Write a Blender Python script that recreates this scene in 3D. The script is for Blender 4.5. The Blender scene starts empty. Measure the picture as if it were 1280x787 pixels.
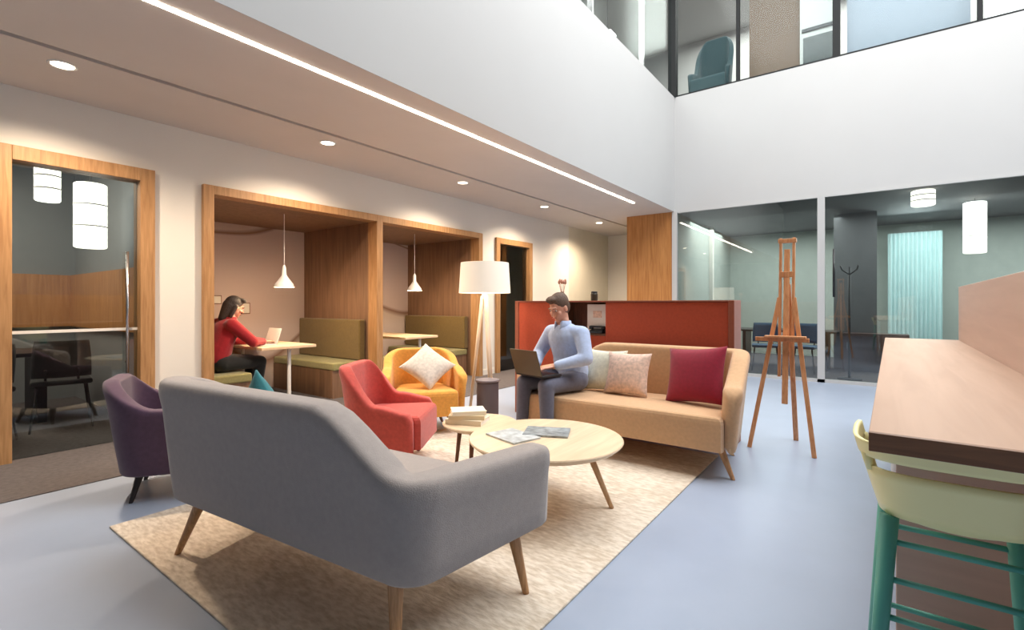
import bpy, bmesh, math, random
from mathutils import Vector, Matrix, Quaternion
PI = math.pi
R = math.radians
random.seed(7)
S = bpy.context.scene
COL = S.collection

# ------------------------------------------------------------------ materials
def _mat(name):
    m = bpy.data.materials.new(name); m.use_nodes = True
    nt = m.node_tree; b = nt.nodes['Principled BSDF']
    return m, nt, b
def rgb(r, g, b):
    f = lambda c: (c/255/12.92) if c/255 <= .04045 else ((c/255+.055)/1.055)**2.4
    return (f(r), f(g), f(b), 1)
def mul(c, k): return (min(1, c[0]*k), min(1, c[1]*k), min(1, c[2]*k), 1)

def plain(name, col, rough=.6, metal=0, var=.06, scale=6, bump=0, bscale=80, coat=0):
    m, nt, b = _mat(name)
    tc = nt.nodes.new('ShaderNodeTexCoord'); n = nt.nodes.new('ShaderNodeTexNoise')
    n.inputs['Scale'].default_value = scale; n.inputs['Detail'].default_value = 4
    nt.links.new(tc.outputs['Object'], n.inputs['Vector'])
    r = nt.nodes.new('ShaderNodeValToRGB')
    r.color_ramp.elements[0].position = .3; r.color_ramp.elements[1].position = .7
    r.color_ramp.elements[0].color = mul(col, 1-var); r.color_ramp.elements[1].color = mul(col, 1+var)
    nt.links.new(n.outputs['Fac'], r.inputs['Fac']); nt.links.new(r.outputs['Color'], b.inputs['Base Color'])
    b.inputs['Roughness'].default_value = rough; b.inputs['Metallic'].default_value = metal
    b.inputs['Coat Weight'].default_value = coat
    if bump:
        n2 = nt.nodes.new('ShaderNodeTexNoise'); n2.inputs['Scale'].default_value = bscale
        n2.inputs['Detail'].default_value = 3
        nt.links.new(tc.outputs['Object'], n2.inputs['Vector'])
        bp = nt.nodes.new('ShaderNodeBump'); bp.inputs['Strength'].default_value = bump
        bp.inputs['Distance'].default_value = .01
        nt.links.new(n2.outputs['Fac'], bp.inputs['Height']); nt.links.new(bp.outputs['Normal'], b.inputs['Normal'])
    return m

def wood(name, c1, c2, rough=.45, axis='Z', scale=3.0, stretch=14):
    m, nt, b = _mat(name)
    tc = nt.nodes.new('ShaderNodeTexCoord'); mp = nt.nodes.new('ShaderNodeMapping')
    sc = {'X': (1, stretch, stretch), 'Y': (stretch, 1, stretch), 'Z': (stretch, stretch, 1)}[axis]
    mp.inputs['Scale'].default_value = sc
    nt.links.new(tc.outputs['Object'], mp.inputs['Vector'])
    n = nt.nodes.new('ShaderNodeTexNoise'); n.inputs['Scale'].default_value = scale
    n.inputs['Detail'].default_value = 6; n.inputs['Distortion'].default_value = .6
    nt.links.new(mp.outputs['Vector'], n.inputs['Vector'])
    r = nt.nodes.new('ShaderNodeValToRGB')
    r.color_ramp.elements[0].position = .32; r.color_ramp.elements[1].position = .68
    r.color_ramp.elements[0].color = c1; r.color_ramp.elements[1].color = c2
    nt.links.new(n.outputs['Fac'], r.inputs['Fac']); nt.links.new(r.outputs['Color'], b.inputs['Base Color'])
    b.inputs['Roughness'].default_value = rough
    return m

def emit(name, col, strength, base=(.9, .9, .9, 1)):
    m, nt, b = _mat(name)
    b.inputs['Base Color'].default_value = base
    b.inputs['Emission Color'].default_value = col; b.inputs['Emission Strength'].default_value = strength
    return m

def glass(name, tint=(.9, .95, .94, 1), refl=.5, base=.03, rough=.02):
    m = bpy.data.materials.new(name); m.use_nodes = True
    nt = m.node_tree; nt.nodes.clear()
    out = nt.nodes.new('ShaderNodeOutputMaterial'); mix = nt.nodes.new('ShaderNodeMixShader')
    tr = nt.nodes.new('ShaderNodeBsdfTransparent'); tr.inputs['Color'].default_value = tint
    gl = nt.nodes.new('ShaderNodeBsdfGlossy'); gl.inputs['Roughness'].default_value = rough
    fr = nt.nodes.new('ShaderNodeFresnel'); fr.inputs['IOR'].default_value = 1.5
    ma = nt.nodes.new('ShaderNodeMath'); ma.operation = 'MULTIPLY_ADD'
    ma.inputs[1].default_value = 1.4*refl*2; ma.inputs[2].default_value = base
    nt.links.new(fr.outputs['Fac'], ma.inputs[0]); nt.links.new(ma.outputs[0], mix.inputs['Fac'])
    nt.links.new(tr.outputs[0], mix.inputs[1]); nt.links.new(gl.outputs[0], mix.inputs[2])
    nt.links.new(mix.outputs[0], out.inputs['Surface'])
    return m

def fabric(name, col, var=.1, bump=.25, bscale=260, rough=.95, sheen=.25):
    m = plain(name, col, rough, 0, var, 40, bump, bscale)
    m.node_tree.nodes['Principled BSDF'].inputs['Sheen Weight'].default_value = sheen
    return m

def weave(name, c1, c2):
    m, nt, b = _mat(name)
    tc = nt.nodes.new('ShaderNodeTexCoord')
    n = nt.nodes.new('ShaderNodeTexNoise'); n.inputs['Scale'].default_value = 55; n.inputs['Detail'].default_value = 5
    n3 = nt.nodes.new('ShaderNodeTexNoise'); n3.inputs['Scale'].default_value = 2.5
    mp = nt.nodes.new('ShaderNodeMapping'); mp.inputs['Scale'].default_value = (1, .35, 1)
    nt.links.new(tc.outputs['Object'], mp.inputs['Vector'])
    nt.links.new(mp.outputs['Vector'], n.inputs['Vector']); nt.links.new(tc.outputs['Object'], n3.inputs['Vector'])
    mx = nt.nodes.new('ShaderNodeMath'); mx.operation = 'ADD'
    m2 = nt.nodes.new('ShaderNodeMath'); m2.operation = 'MULTIPLY'; m2.inputs[1].default_value = .35
    nt.links.new(n3.outputs['Fac'], m2.inputs[0]); nt.links.new(n.outputs['Fac'], mx.inputs[0]); nt.links.new(m2.outputs[0], mx.inputs[1])
    r = nt.nodes.new('ShaderNodeValToRGB')
    r.color_ramp.elements[0].position = .5; r.color_ramp.elements[1].position = .85
    r.color_ramp.elements[0].color = c1; r.color_ramp.elements[1].color = c2
    nt.links.new(mx.outputs[0], r.inputs['Fac']); nt.links.new(r.outputs['Color'], b.inputs['Base Color'])
    b.inputs['Roughness'].default_value = .95
    bp = nt.nodes.new('ShaderNodeBump'); bp.inputs['Strength'].default_value = .6; bp.inputs['Distance'].default_value = .01
    nt.links.new(n.outputs['Fac'], bp.inputs['Height']); nt.links.new(bp.outputs['Normal'], b.inputs['Normal'])
    return m

def mural(name):
    # pale mauve wallpaper with large curved line art in its lower half
    m, nt, b = _mat(name)
    tc = nt.nodes.new('ShaderNodeTexCoord')
    w = nt.nodes.new('ShaderNodeTexWave'); w.wave_type = 'RINGS'; w.inputs['Scale'].default_value = .55
    w.inputs['Distortion'].default_value = 2.5; w.inputs['Detail'].default_value = 1; w.inputs['Detail Scale'].default_value = .6
    nt.links.new(tc.outputs['Object'], w.inputs['Vector'])
    r = nt.nodes.new('ShaderNodeValToRGB')
    e = r.color_ramp.elements
    e[0].position = .0; e[0].color = rgb(206, 188, 184); e[1].position = 1; e[1].color = rgb(206, 188, 184)
    k = e.new(.46); k.color = rgb(206, 188, 184); k = e.new(.5); k.color = rgb(140, 108, 92); k = e.new(.56); k.color = rgb(206, 190, 180)
    nt.links.new(w.outputs['Fac'], r.inputs['Fac']); nt.links.new(r.outputs['Color'], b.inputs['Base Color'])
    b.inputs['Roughness'].default_value = .8
    return m

M = {}
M['white_wall'] = plain('white_wall', (.515, .515, .51, 1), .7, var=.012, scale=1.2)
M['cream_wall'] = plain('cream_wall', (.80, .77, .71, 1), .7, var=.012, scale=1.2)
M['cream_panel'] = plain('cream_panel', (.74, .69, .56, 1), .55, var=.02)
M['ceiling'] = plain('ceiling_paint', (.66, .60, .545, 1), .8, var=.02, scale=2)
M['slot'] = plain('slot_dark', (.07, .055, .045, 1), .7)
M['floor'] = plain('floor_lino', rgb(158, 170, 190), .36, var=.03, scale=3, bump=.02, bscale=40)
M['carpet'] = plain('carpet_pile', rgb(92, 86, 86), .95, var=.18, scale=30, bump=.5, bscale=200)
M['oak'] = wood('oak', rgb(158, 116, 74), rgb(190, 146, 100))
M['oak_x'] = wood('oak_along', rgb(158, 116, 74), rgb(190, 146, 100), axis='X')
M['oak_panel'] = wood('oak_panel', rgb(170, 112, 58), rgb(198, 140, 82), scale=2)
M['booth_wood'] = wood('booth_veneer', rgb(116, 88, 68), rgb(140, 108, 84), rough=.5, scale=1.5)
M['leg_oak'] = wood('leg_oak', rgb(160, 116, 76), rgb(196, 150, 104), scale=8)
M['pale_top'] = wood('pale_tabletop', rgb(222, 194, 160), rgb(236, 212, 180), axis='X', scale=2, rough=.35)
M['pale_leg'] = wood('pale_leg', rgb(178, 138, 100), rgb(206, 168, 126), scale=8)
M['bar_top'] = wood('bar_tabletop', rgb(178, 144, 120), rgb(188, 154, 130), axis='X', scale=1.2, rough=.55)
M['bar_panel'] = wood('bar_panel', rgb(204, 174, 158), rgb(212, 182, 166), axis='X', scale=1.2, rough=.5)
M['bar_edge_shaded'] = wood('bar_edge_shaded', rgb(112, 74, 48), rgb(140, 96, 64), axis='Y', scale=3)  # dark brown paints the shadow on the end of the bar table
M['easel_wood'] = wood('easel_wood', rgb(206, 138, 88), rgb(232, 172, 122), scale=6)
M['grey_fabric'] = fabric('grey_fabric', rgb(160, 150, 145), var=.05)
M['beige_fabric'] = fabric('beige_fabric', rgb(206, 166, 126), var=.06)
M['purple_fabric'] = fabric('purple_fabric', rgb(80, 57, 77))
M['red_fabric'] = fabric('red_fabric', rgb(192, 76, 66))
M['yellow_fabric'] = fabric('yellow_fabric', rgb(222, 160, 72))
M['terracotta'] = fabric('terracotta_fabric', rgb(176, 74, 46), var=.07)
M['terracotta_edge'] = fabric('terracotta_edge', rgb(150, 84, 62), var=.05)
M['burgundy'] = fabric('burgundy_cushion', rgb(140, 18, 46))
M['pink_cush'] = fabric('pale_pink_cushion', rgb(226, 196, 178), var=.2)
M['mint_cush'] = fabric('pale_mint_cushion', rgb(222, 218, 196), var=.1)
M['grey_cush'] = fabric('pale_grey_cushion', rgb(208, 200, 190), var=.14)
M['teal_cush'] = fabric('teal_cushion', rgb(52, 122, 128))
M['olive'] = fabric('olive_upholstery', rgb(110, 90, 46))
M['green_seat'] = fabric('green_seat', rgb(142, 136, 88))
M['rug'] = weave('rug_weave', rgb(196, 180, 160), rgb(228, 216, 200))
M['dark_leg'] = plain('dark_leg', (.02, .014, .014, 1), .4)
M['brown_leg'] = wood('brown_leg', rgb(100, 66, 46), rgb(128, 88, 62), scale=8)
M['white_plastic'] = plain('white_plastic', (.85, .83, .8, 1), .35, var=.02)
M['white_metal'] = plain('white_metal', (.8, .79, .76, 1), .4, var=.02)
M['chrome'] = plain('chrome', (.7, .7, .72, 1), .22, 1)
M['black'] = plain('black_metal', (.012, .012, .014, 1), .4)
M['black_frame'] = plain('black_frame', (.01, .011, .012, 1), .8)
M['teal_paint'] = plain('teal_paint', rgb(92, 172, 156), .4, var=.06)
M['lemon'] = plain('lemon_shell', rgb(255, 247, 184), .4, var=.015)
M['shade'] = emit('lamp_shade_cloth', (1, .86, .66, 1), .32, (.86, .82, .74, 1))
M['glow'] = emit('pendant_glow', (1, .93, .82, 1), 2.6)
M['led'] = emit('led_strip', (1, .86, .72, 1), 22)
M['down'] = emit('downlight_lens', (1, .86, .66, 1), 14)
M['bulb'] = emit('bulb_glow', (1, .8, .55, 1), 8)
M['glass'] = glass('clear_glass', (.86, .9, .89, 1), .5, .02)
M['glass_dark'] = glass('back_glass', (.84, .88, .87, 1), .5, .05)
M['glass_up'] = glass('upper_glass', (.9, .94, .935, 1), .05, .005, .16)
M['mural'] = mural('booth_mural')
M['room_grey'] = plain('room_grey', rgb(132, 136, 138), .8, var=.03)
M['room_dark'] = plain('room_dark', rgb(112, 113, 115), .8, var=.04)
M['room_green'] = plain('room_green', rgb(180, 187, 180), .8, var=.04)
M['blind_teal'] = plain('teal_blind', rgb(176, 212, 212), .8, var=.05)
M['blue_seat'] = fabric('blue_seat', rgb(66, 104, 136))
M['skin'] = plain('skin', rgb(214, 158, 134), .5, var=.04, scale=20)
M['hair_brown'] = plain('hair_brown', rgb(92, 70, 56), .6, var=.25, scale=60, bump=.6, bscale=120)
M['hair_dark'] = plain('hair_dark', rgb(48, 38, 34), .6, var=.25, scale=60, bump=.6, bscale=120)
M['shirt_blue'] = fabric('shirt_blue', rgb(182, 200, 234), var=.08)
M['shirt_red'] = fabric('shirt_red', rgb(160, 26, 38), var=.08)
M['trousers_grey'] = fabric('trousers_grey', rgb(96, 98, 116), var=.08)
M['trousers_black'] = fabric('trousers_black', rgb(26, 28, 30), var=.08)
M['shoe'] = plain('shoe_leather', rgb(34, 30, 40), .4)
M['laptop'] = plain('laptop_lid', rgb(92, 84, 68), .35, .4)
M['laptop_dark'] = plain('laptop_keys', rgb(26, 26, 32), .5)
M['paper'] = plain('paper', (.82, .79, .74, 1), .7, var=.03)
M['magazine'] = plain('magazine_cover', rgb(140, 148, 152), .35, var=.55, scale=22)
M['brown_panel'] = plain('brown_panel', rgb(140, 112, 94), .6, var=.05)
M['teal_dark'] = fabric('teal_dark', rgb(66, 88, 94), var=.1)
M['sky_pane'] = emit('bright_window', (1, 1, 1, 1), 2.2)
M['ceil_lamp'] = emit('ceiling_lamp', (1, .98, .94, 1), 5)
M['pink_stem'] = plain('dried_stem', rgb(196, 146, 128), .8, var=.15, scale=30)
M['clay'] = plain('clay_vase', rgb(138, 104, 88), .6)
M['lip'] = plain('lip_tint', rgb(172, 102, 92), .5)
M['eye'] = plain('eye_white', (.75, .73, .7, 1), .3)

# ------------------------------------------------------------------ mesh helpers
def bm_new(): return bmesh.new()
def mesh_obj(name, bm, mat, parent=None, smooth=False, bevel=0, bseg=2, subsurf=0, angle=None):
    me = bpy.data.meshes.new(name)
    bmesh.ops.recalc_face_normals(bm, faces=bm.faces[:])
    bm.to_mesh(me); bm.free()
    for m in (mat if isinstance(mat, (list, tuple)) else [mat]): me.materials.append(m)
    o = bpy.data.objects.new(name, me); COL.objects.link(o)
    if parent: o.parent = parent
    if smooth:
        for p in me.polygons: p.use_smooth = True
    if bevel:
        b = o.modifiers.new('bevel', 'BEVEL'); b.width = bevel; b.segments = bseg; b.limit_method = 'ANGLE'; b.angle_limit = R(40)
    if subsurf:
        s = o.modifiers.new('subsurf', 'SUBSURF'); s.levels = subsurf; s.render_levels = subsurf
    return o
def box(bm, x0, x1, y0, y1, z0, z1, mi=0):
    v = [bm.verts.new(p) for p in ((x0,y0,z0),(x1,y0,z0),(x1,y1,z0),(x0,y1,z0),(x0,y0,z1),(x1,y0,z1),(x1,y1,z1),(x0,y1,z1))]
    for f in ((0,3,2,1),(4,5,6,7),(0,1,5,4),(1,2,6,5),(2,3,7,6),(3,0,4,7)):
        fc = bm.faces.new([v[i] for i in f]); fc.material_index = mi
    return v
def frame_of(d):
    d = d.normalized(); a = Vector((1, 0, 0)) if abs(d.x) < .9 else Vector((0, 1, 0))
    u = (a - d*a.dot(d)).normalized(); w = d.cross(u)
    return u, w
def tube(bm, p0, p1, r0, r1=None, n=12, cap=True):
    r1 = r0 if r1 is None else r1
    p0, p1 = Vector(p0), Vector(p1); u, w = frame_of(p1-p0)
    A = [bm.verts.new(p0+(u*math.cos(2*PI*i/n)+w*math.sin(2*PI*i/n))*r0) for i in range(n)]
    B = [bm.verts.new(p1+(u*math.cos(2*PI*i/n)+w*math.sin(2*PI*i/n))*r1) for i in range(n)]
    for i in range(n): bm.faces.new((A[i], A[(i+1)%n], B[(i+1)%n], B[i]))
    if cap: bm.faces.new(A[::-1]); bm.faces.new(B)
def bar(bm, p0, p1, w, t, up=(0, 0, 1)):
    """a straight rectangular bar: w across, t thick along the 'up' hint"""
    p0, p1 = Vector(p0), Vector(p1); d = (p1-p0).normalized(); up = Vector(up)
    t_ = (up-d*up.dot(d)).normalized(); s = d.cross(t_)
    vs = []
    for p in (p0, p1):
        for a, b in ((-1,-1),(1,-1),(1,1),(-1,1)): vs.append(bm.verts.new(p+s*a*w/2+t_*b*t/2))
    for f in ((0,3,2,1),(4,5,6,7),(0,1,5,4),(1,2,6,5),(2,3,7,6),(3,0,4,7)): bm.faces.new([vs[i] for i in f])
def lathe(bm, prof, c=(0, 0, 0), n=32, cap0=True, cap1=True):
    c = Vector(c); rings = []
    for r, z in prof:
        rings.append([bm.verts.new(c+Vector((r*math.cos(2*PI*i/n), r*math.sin(2*PI*i/n), z))) for i in range(n)])
    for a, b in zip(rings, rings[1:]):
        for i in range(n): bm.faces.new((a[i], a[(i+1)%n], b[(i+1)%n], b[i]))
    if cap0: bm.faces.new(rings[0][::-1])
    if cap1: bm.faces.new(rings[-1])
def struct(name, bm, mat, parent=None, **k):
    o = mesh_obj(name, bm, mat, parent, **k)
    if not parent: o['kind'] = 'structure'
    return o
def thing(name, label, cat, loc=(0, 0, 0), rz=0, group=None):
    o = bpy.data.objects.new(name, None); COL.objects.link(o); o.empty_display_size = .1
    o.location = loc; o.rotation_euler = (0, 0, rz); o['label'] = label; o['category'] = cat
    if group: o['group'] = group
    return o
def tag(o, label, cat, group=None):
    o['label'] = label; o['category'] = cat
    if group: o['group'] = group
    return o
def dup(root, loc=None, rz=None, label=None, group=None):
    r = root.copy(); COL.objects.link(r)
    if loc is not None: r.location = loc
    if rz is not None: r.rotation_euler = (0, 0, rz)
    if label: r['label'] = label
    if group: r['group'] = group
    for ch in list(root.children):
        c = ch.copy(); COL.objects.link(c); c.parent = r
        for g in list(ch.children):
            d = g.copy(); COL.objects.link(d); d.parent = c
    return r

# ================================================================== THE SETTING
WY = 5.45      # face of the warm wall with doors and booths
BX = 9.18      # plane of the glazed back wall
BY = 3.0       # edge of the low ceiling / face of the bulkhead
CZ = 2.96      # low ceiling
UZ = 5.1       # sill of the upper windows
TOP = 8.2

bm = bm_new(); box(bm, -4.6, BX+4.5, -6.1, 9.0, -.12, 0); struct('floor', bm, M['floor'])
bm = bm_new(); box(bm, -4.5, 11.5, 4.38, 9.0, 0, .006); struct('floor_carpet', bm, M['carpet'])
bm = bm_new(); box(bm, BX+.1, 13.5, -6, BY, 0, .006); struct('floor_meeting', bm, plain('dark_carpet', rgb(66, 58, 56), .95, var=.15, scale=30))
# low ceiling with its shadow gap
bm = bm_new(); box(bm, -4.5, 11.6, BY, 4.39, CZ, CZ+.2); box(bm, -4.5, 11.6, 4.45, 9.0, CZ, CZ+.2); struct('ceiling', bm, M['ceiling'])
bm = bm_new(); box(bm, -4.5, 11.6, 4.39, 4.45, CZ+.05, CZ+.2); struct('trim_1', bm, M['slot'])
# bulkhead above the low ceiling
bm = bm_new(); box(bm, -4.5, BX, BY, BY+.14, CZ+.2, UZ); box(bm, -4.5, BX, BY-.004, BY, CZ, UZ)
struct('wall_bulkhead', bm, M['white_wall'])
# white wall over the back glazing
bm = bm_new(); box(bm, BX, BX+.14, -6, BY+.14, CZ, UZ); struct('wall_back', bm, M['white_wall'])
# other atrium walls (behind and right of the camera)
bm = bm_new(); box(bm, -4.62, -4.5, -6, 9.0, 0, TOP); struct('wall_front', bm, M['room_dark'])
bm = bm_new(); box(bm, -4.6, 2.2, -6.1, BY, TOP, TOP+.2); struct('roof_light_block', bm, M['room_dark'])  # unseen dark roof slab, added to restrict light from above the camera
bm = bm_new(); box(bm, -4.5, BX+.1, -6.12, -6, 0, TOP); struct('wall_right', bm, M['room_grey'])

# warm wall with openings: door, two booths, second door
bm = bm_new()
D1 = (.64, 1.70, 2.49); BO = (2.11, 6.47, 2.45); D2 = (6.86, 8.0, 2.43)
xs = -4.5
for a, b, z in (D1, BO, D2):
    box(bm, xs, a, WY, WY+.12, 0, CZ); box(bm, a, b, WY, WY+.12, z, CZ); xs = b
box(bm, xs, 9.5, WY, WY+.12, 0, CZ)
struct('wall_left', bm, M['cream_wall'])
bm = bm_new(); box(bm, 9.5, 11.5, WY, WY+.12, 0, CZ); struct('wall_corridor', bm, M['cream_panel'])
bm = bm_new(); box(bm, 11.5, 11.6, BY-.1, WY+.12, 0, CZ); struct('wall_end', bm, M['cream_wall'])
bm = bm_new(); box(bm, -4.5, 11.5, WY-.012, WY, .006, .09)
bmx = bm
for a, b in ((D1[0]-.01, D1[1]+.01), (BO[0]-.01, BO[1]+.01), (D2[0]-.01, D2[1]+.01)): pass
bm.free()
bm = bm_new()
for a, b in ((-4.5, D1[0]-.02), (D1[1]+.02, BO[0]-.02), (BO[1]+.02, D2[0]-.02), (D2[1]+.02, 11.5)):
    box(bm, a, b, WY-.014, WY, .006, .1)
struct('baseboard_left', bm, M['cream_wall'])
# wood clad end of the back wall beside the corridor
bm = bm_new(); box(bm, BX-.03, BX+.14, BY+.03, 3.93, 0, CZ); struct('wall_oak', bm, M['oak_panel'])
bm = bm_new(); box(bm, BX-.05, BX+.02, BY-.06, BY+.03, 0, CZ); struct('trim_2', bm, M['white_wall'])

def door_frame(o, x0, x1, zt, w, name='frame'):
    b = bm_new()
    y0, y1 = WY-.05, WY+.13
    box(b, x0, x0+w, y0, y1, 0, zt); box(b, x1-w, x1, y0, y1, 0, zt); box(b, x0+w, x1-w, y0, y1, zt-w, zt)
    return mesh_obj(name, b, M['oak'], o, bevel=.004)
d1 = bpy.data.objects.new('door_1', None); COL.objects.link(d1); d1['kind'] = 'structure'
door_frame(d1, D1[0], D1[1], D1[2], .115)
b = bm_new(); box(b, D1[0]+.115, D1[1]-.115, WY+.04, WY+.052, 0.01, D1[2]-.115); mesh_obj('glass_pane', b, M['glass'], d1)
b = bm_new(); tube(b, (1.50, WY-.005, .62), (1.50, WY-.005, 1.72), .012)
for z in (.72, 1.62): tube(b, (1.50, WY-.005, z), (1.50, WY+.041, z), .008)
mesh_obj('pull_handle', b, M['chrome'], d1, smooth=True)
b = bm_new(); box(b, D1[0]+.115, D1[1]-.115, WY+.034, WY+.04, 1.005, 1.03); mesh_obj('frosted_band', b, M['paper'], d1)
d2 = bpy.data.objects.new('door_2', None); COL.objects.link(d2); d2['kind'] = 'structure'
door_frame(d2, D2[0], D2[1], D2[2], .1)
b = bm_new(); box(b, D2[0]+.1, D2[1]-.1, WY+.04, WY+.052, 0.01, D2[2]-.1); mesh_obj('glass_pane', b, M['glass'], d2)
b = bm_new(); tube(b, (7.0, WY-.005, .7), (7.0, WY-.005, 1.6), .012)
for z in (.8, 1.5): tube(b, (7.0, WY-.005, z), (7.0, WY+.041, z), .008)
mesh_obj('pull_handle', b, M['chrome'], d2, smooth=True)

# meeting room behind door 1 and dim room behind door 2
def room(name, x0, x1, y0, y1, zt, mats):
    """left, right and far wall of a room entered from y0"""
    for nm, args in (('wall_left', (x0-.1, x0, y0, y1)), ('wall_right', (x1, x1+.1, y0, y1)), ('wall_far', (x0-.1, x1+.1, y1, y1+.1))):
        q = bm_new(); box(q, args[0], args[1], args[2], args[3], 0, zt); struct(name+'_'+nm, q, mats)
bm = bm_new(); box(bm, -2.4, -2.3, WY+.12, 8.6, 0, CZ); struct('wall_meeting_left', bm, M['room_grey'])
bm = bm_new(); box(bm, 1.80, 1.9, WY+.12, 8.6, 0, CZ); struct('wall_meeting_right', bm, M['room_grey'])
bm = bm_new(); box(bm, -2.4, 1.9, 8.6, 8.7, 0, CZ); struct('wall_meeting_far', bm, M['room_grey'])
bm = bm_new(); box(bm, -2.29, 1.79, 8.54, 8.6, .95, 1.62); box(bm, 1.74, 1.8, WY+.3, 8.54, .95, 1.62); struct('trim_3', bm, M['oak_panel'])
bm = bm_new(); box(bm, 6.75, 6.85, WY+.12, 8.6, 0, CZ); box(bm, 8.6, 8.7, WY+.12, 8.6, 0, CZ); struct('wall_store_side', bm, M['room_grey'])
bm = bm_new(); box(bm, 6.75, 8.7, 8.6, 8.7, 0, CZ); struct('wall_store_far', bm, M['brown_panel'])

# booths: oak portal, veneer partitions, back wall with the mural
bm = bm_new(); y0, y1 = WY-.05, WY+.14
for x in (2.11, 4.24, 6.37): box(bm, x, x+.1, y0, y1, 0, 2.45)
box(bm, 2.21, 4.24, y0, y1, 2.36, 2.45); box(bm, 4.34, 6.37, y0, y1, 2.36, 2.45)
struct('trim_4', bm, M['oak'], bevel=.004)
bm = bm_new()
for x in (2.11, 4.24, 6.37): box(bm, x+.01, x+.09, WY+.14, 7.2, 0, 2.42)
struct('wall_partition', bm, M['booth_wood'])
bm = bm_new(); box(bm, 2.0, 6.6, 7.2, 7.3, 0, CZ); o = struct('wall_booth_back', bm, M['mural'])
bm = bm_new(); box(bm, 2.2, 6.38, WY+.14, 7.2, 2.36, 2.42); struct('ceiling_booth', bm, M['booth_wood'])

# glazed back wall: white mullions, rails and panes
bm = bm_new()
for y in (.62, -2.6, -5.4): box(bm, BX-.03, BX+.05, y, y+.1, 0, CZ)
box(bm, BX-.03, BX+.05, -6, BY-.06, 0, .05); box(bm, BX-.02, BX+.05, -6, BY-.06, CZ-.03, CZ)
struct('trim_5', bm, M['white_wall'])
for i, (a, b_) in enumerate(((.72, BY-.06), (-2.5, .62), (-5.3, -2.6))):
    b = bm_new(); box(b, BX, BX+.012, a, b_, .05, CZ-.03); w = struct('window_%d' % (i+1), b, M['glass_dark'])
    if i == 1:
        q = bm_new(); tube(q, (BX-.05, .5, 1.35), (BX-.05, .5, 2.1), .016)
        for z in (1.45, 2.0): tube(q, (BX-.05, .5, z), (BX, .5, z), .009)
        mesh_obj('pull_handle', q, M['black'], w, smooth=True)
# room behind the back glazing
bm = bm_new(); box(bm, BX+.14, 13.6, -6, BY+.14, CZ, CZ+.1); struct('ceiling_meeting', bm, M['room_dark'])
bm = bm_new(); box(bm, 13.5, 13.6, -6, BY+.14, 0, CZ); struct('wall_meeting_back', bm, M['room_green'])
bm = bm_new(); box(bm, BX+.14, 13.5, BY-.02, BY+.06, 0, CZ); struct('wall_meeting_side', bm, M['room_green'])
bm = bm_new(); box(bm, BX+.14, 13.5, -6, -5.9, 0, CZ); struct('wall_meeting_end', bm, M['room_dark'])
bm = bm_new(); box(bm, 11.3, 11.4, -.05, .62, 0, CZ); struct('wall_meeting_divide', bm, M['room_dark'])

# upper storey: corner post, mullions, glass, rooms behind
bm = bm_new(); box(bm, BX-.03, BX+.11, BY-.03, BY+.11, UZ, TOP); struct('trim_6', bm, M['black_frame'])
bm = bm_new(); box(bm, -4.5, BX, BY+.02, BY+.1, UZ, UZ+.02)
for x in (7.7, 5.9, 4.1, 2.3, .5): box(bm, x, x+.03, BY+.02, BY+.1, UZ, TOP)
struct('trim_7', bm, M['chrome'])
bm = bm_new(); box(bm, BX+.02, BX+.1, -6, BY, UZ, UZ+.035)
for y, w in ((1.88, .05), (.42, .1), (-1.2, .05), (-3, .1)): box(bm, BX, BX+.1, y, y+w, UZ, TOP)
struct('trim_8', bm, M['black_frame'])
bm = bm_new(); box(bm, -4.5, BX-.03, BY+.05, BY+.06, UZ+.02, TOP); struct('window_4', bm, M['glass_up'])
bm = bm_new(); box(bm, BX+.05, BX+.06, -6, BY-.03, UZ+.035, TOP); struct('window_5', bm, M['glass_up'])
bm = bm_new(); box(bm, -4.5, 13.5, BY+.14, 8.6, UZ-.3, UZ-.1); box(bm, BX+.14, 13.5, -6, BY+.14, UZ-.3, UZ-.1); struct('floor_upper', bm, M['carpet'])
bm = bm_new(); box(bm, -4.5, 13.5, BY, 8.6, TOP, TOP+.2); box(bm, BX, 13.5, -6, BY, TOP, TOP+.2); struct('ceiling_upper', bm, M['white_wall'])
bm = bm_new(); box(bm, -4.5, 13.5, 8.6, 8.7, UZ-.1, TOP); struct('wall_upper_left', bm, M['white_wall'])
bm = bm_new(); box(bm, 13.4, 13.5, -6, 8.6, UZ-.1, TOP); struct('wall_upper_back', bm, M['white_wall'])
bm = bm_new(); box(bm, 9.9, 10.0, 1.0, 1.85, UZ-.1, TOP); struct('wall_upper_brown', bm, M['brown_panel'])
bm = bm_new(); box(bm, 9.4, 9.46, -1.1, .34, UZ-.1, TOP); struct('wall_upper_blind', bm, plain('pale_blind', rgb(176, 182, 198), .6, var=.02))

# ================================================================== LIGHT FITTINGS
b = bm_new(); box(b, .4, 7.93, 3.265, 3.305, CZ-.006, CZ+.004)
tag(mesh_obj('light_strip', b, M['led']), 'long thin glowing light line set along the low ceiling edge', 'ceiling light')
spots = [.91, 3.03, 5.16, 7.3, 9.45]
names = ['large round glowing downlight nearest the camera, above the oak glass door',
         'round glowing downlight above the near post of the first oak booth',
         'round glowing downlight above the second oak booth',
         'small round glowing downlight above the far narrow oak doorway',
         'smallest round glowing downlight, farthest off near the oak clad wall']
for x, l in zip(spots, names):
    t = thing('downlight', l, 'ceiling light', (x, 4.68, CZ), 0, 'downlights in the low ceiling')
    b = bm_new(); lathe(b, [(.085, .002), (.085, -.006), (.07, -.008), (.066, -.003)], n=28, cap0=False, cap1=False); mesh_obj('rim', b, M['white_metal'], t, smooth=True)
    b = bm_new(); lathe(b, [(.066, -.003), (.05, -.006), (.02, -.0075), (.001, -.008)], n=28, cap0=False); mesh_obj('lens', b, M['down'], t, smooth=True)

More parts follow.
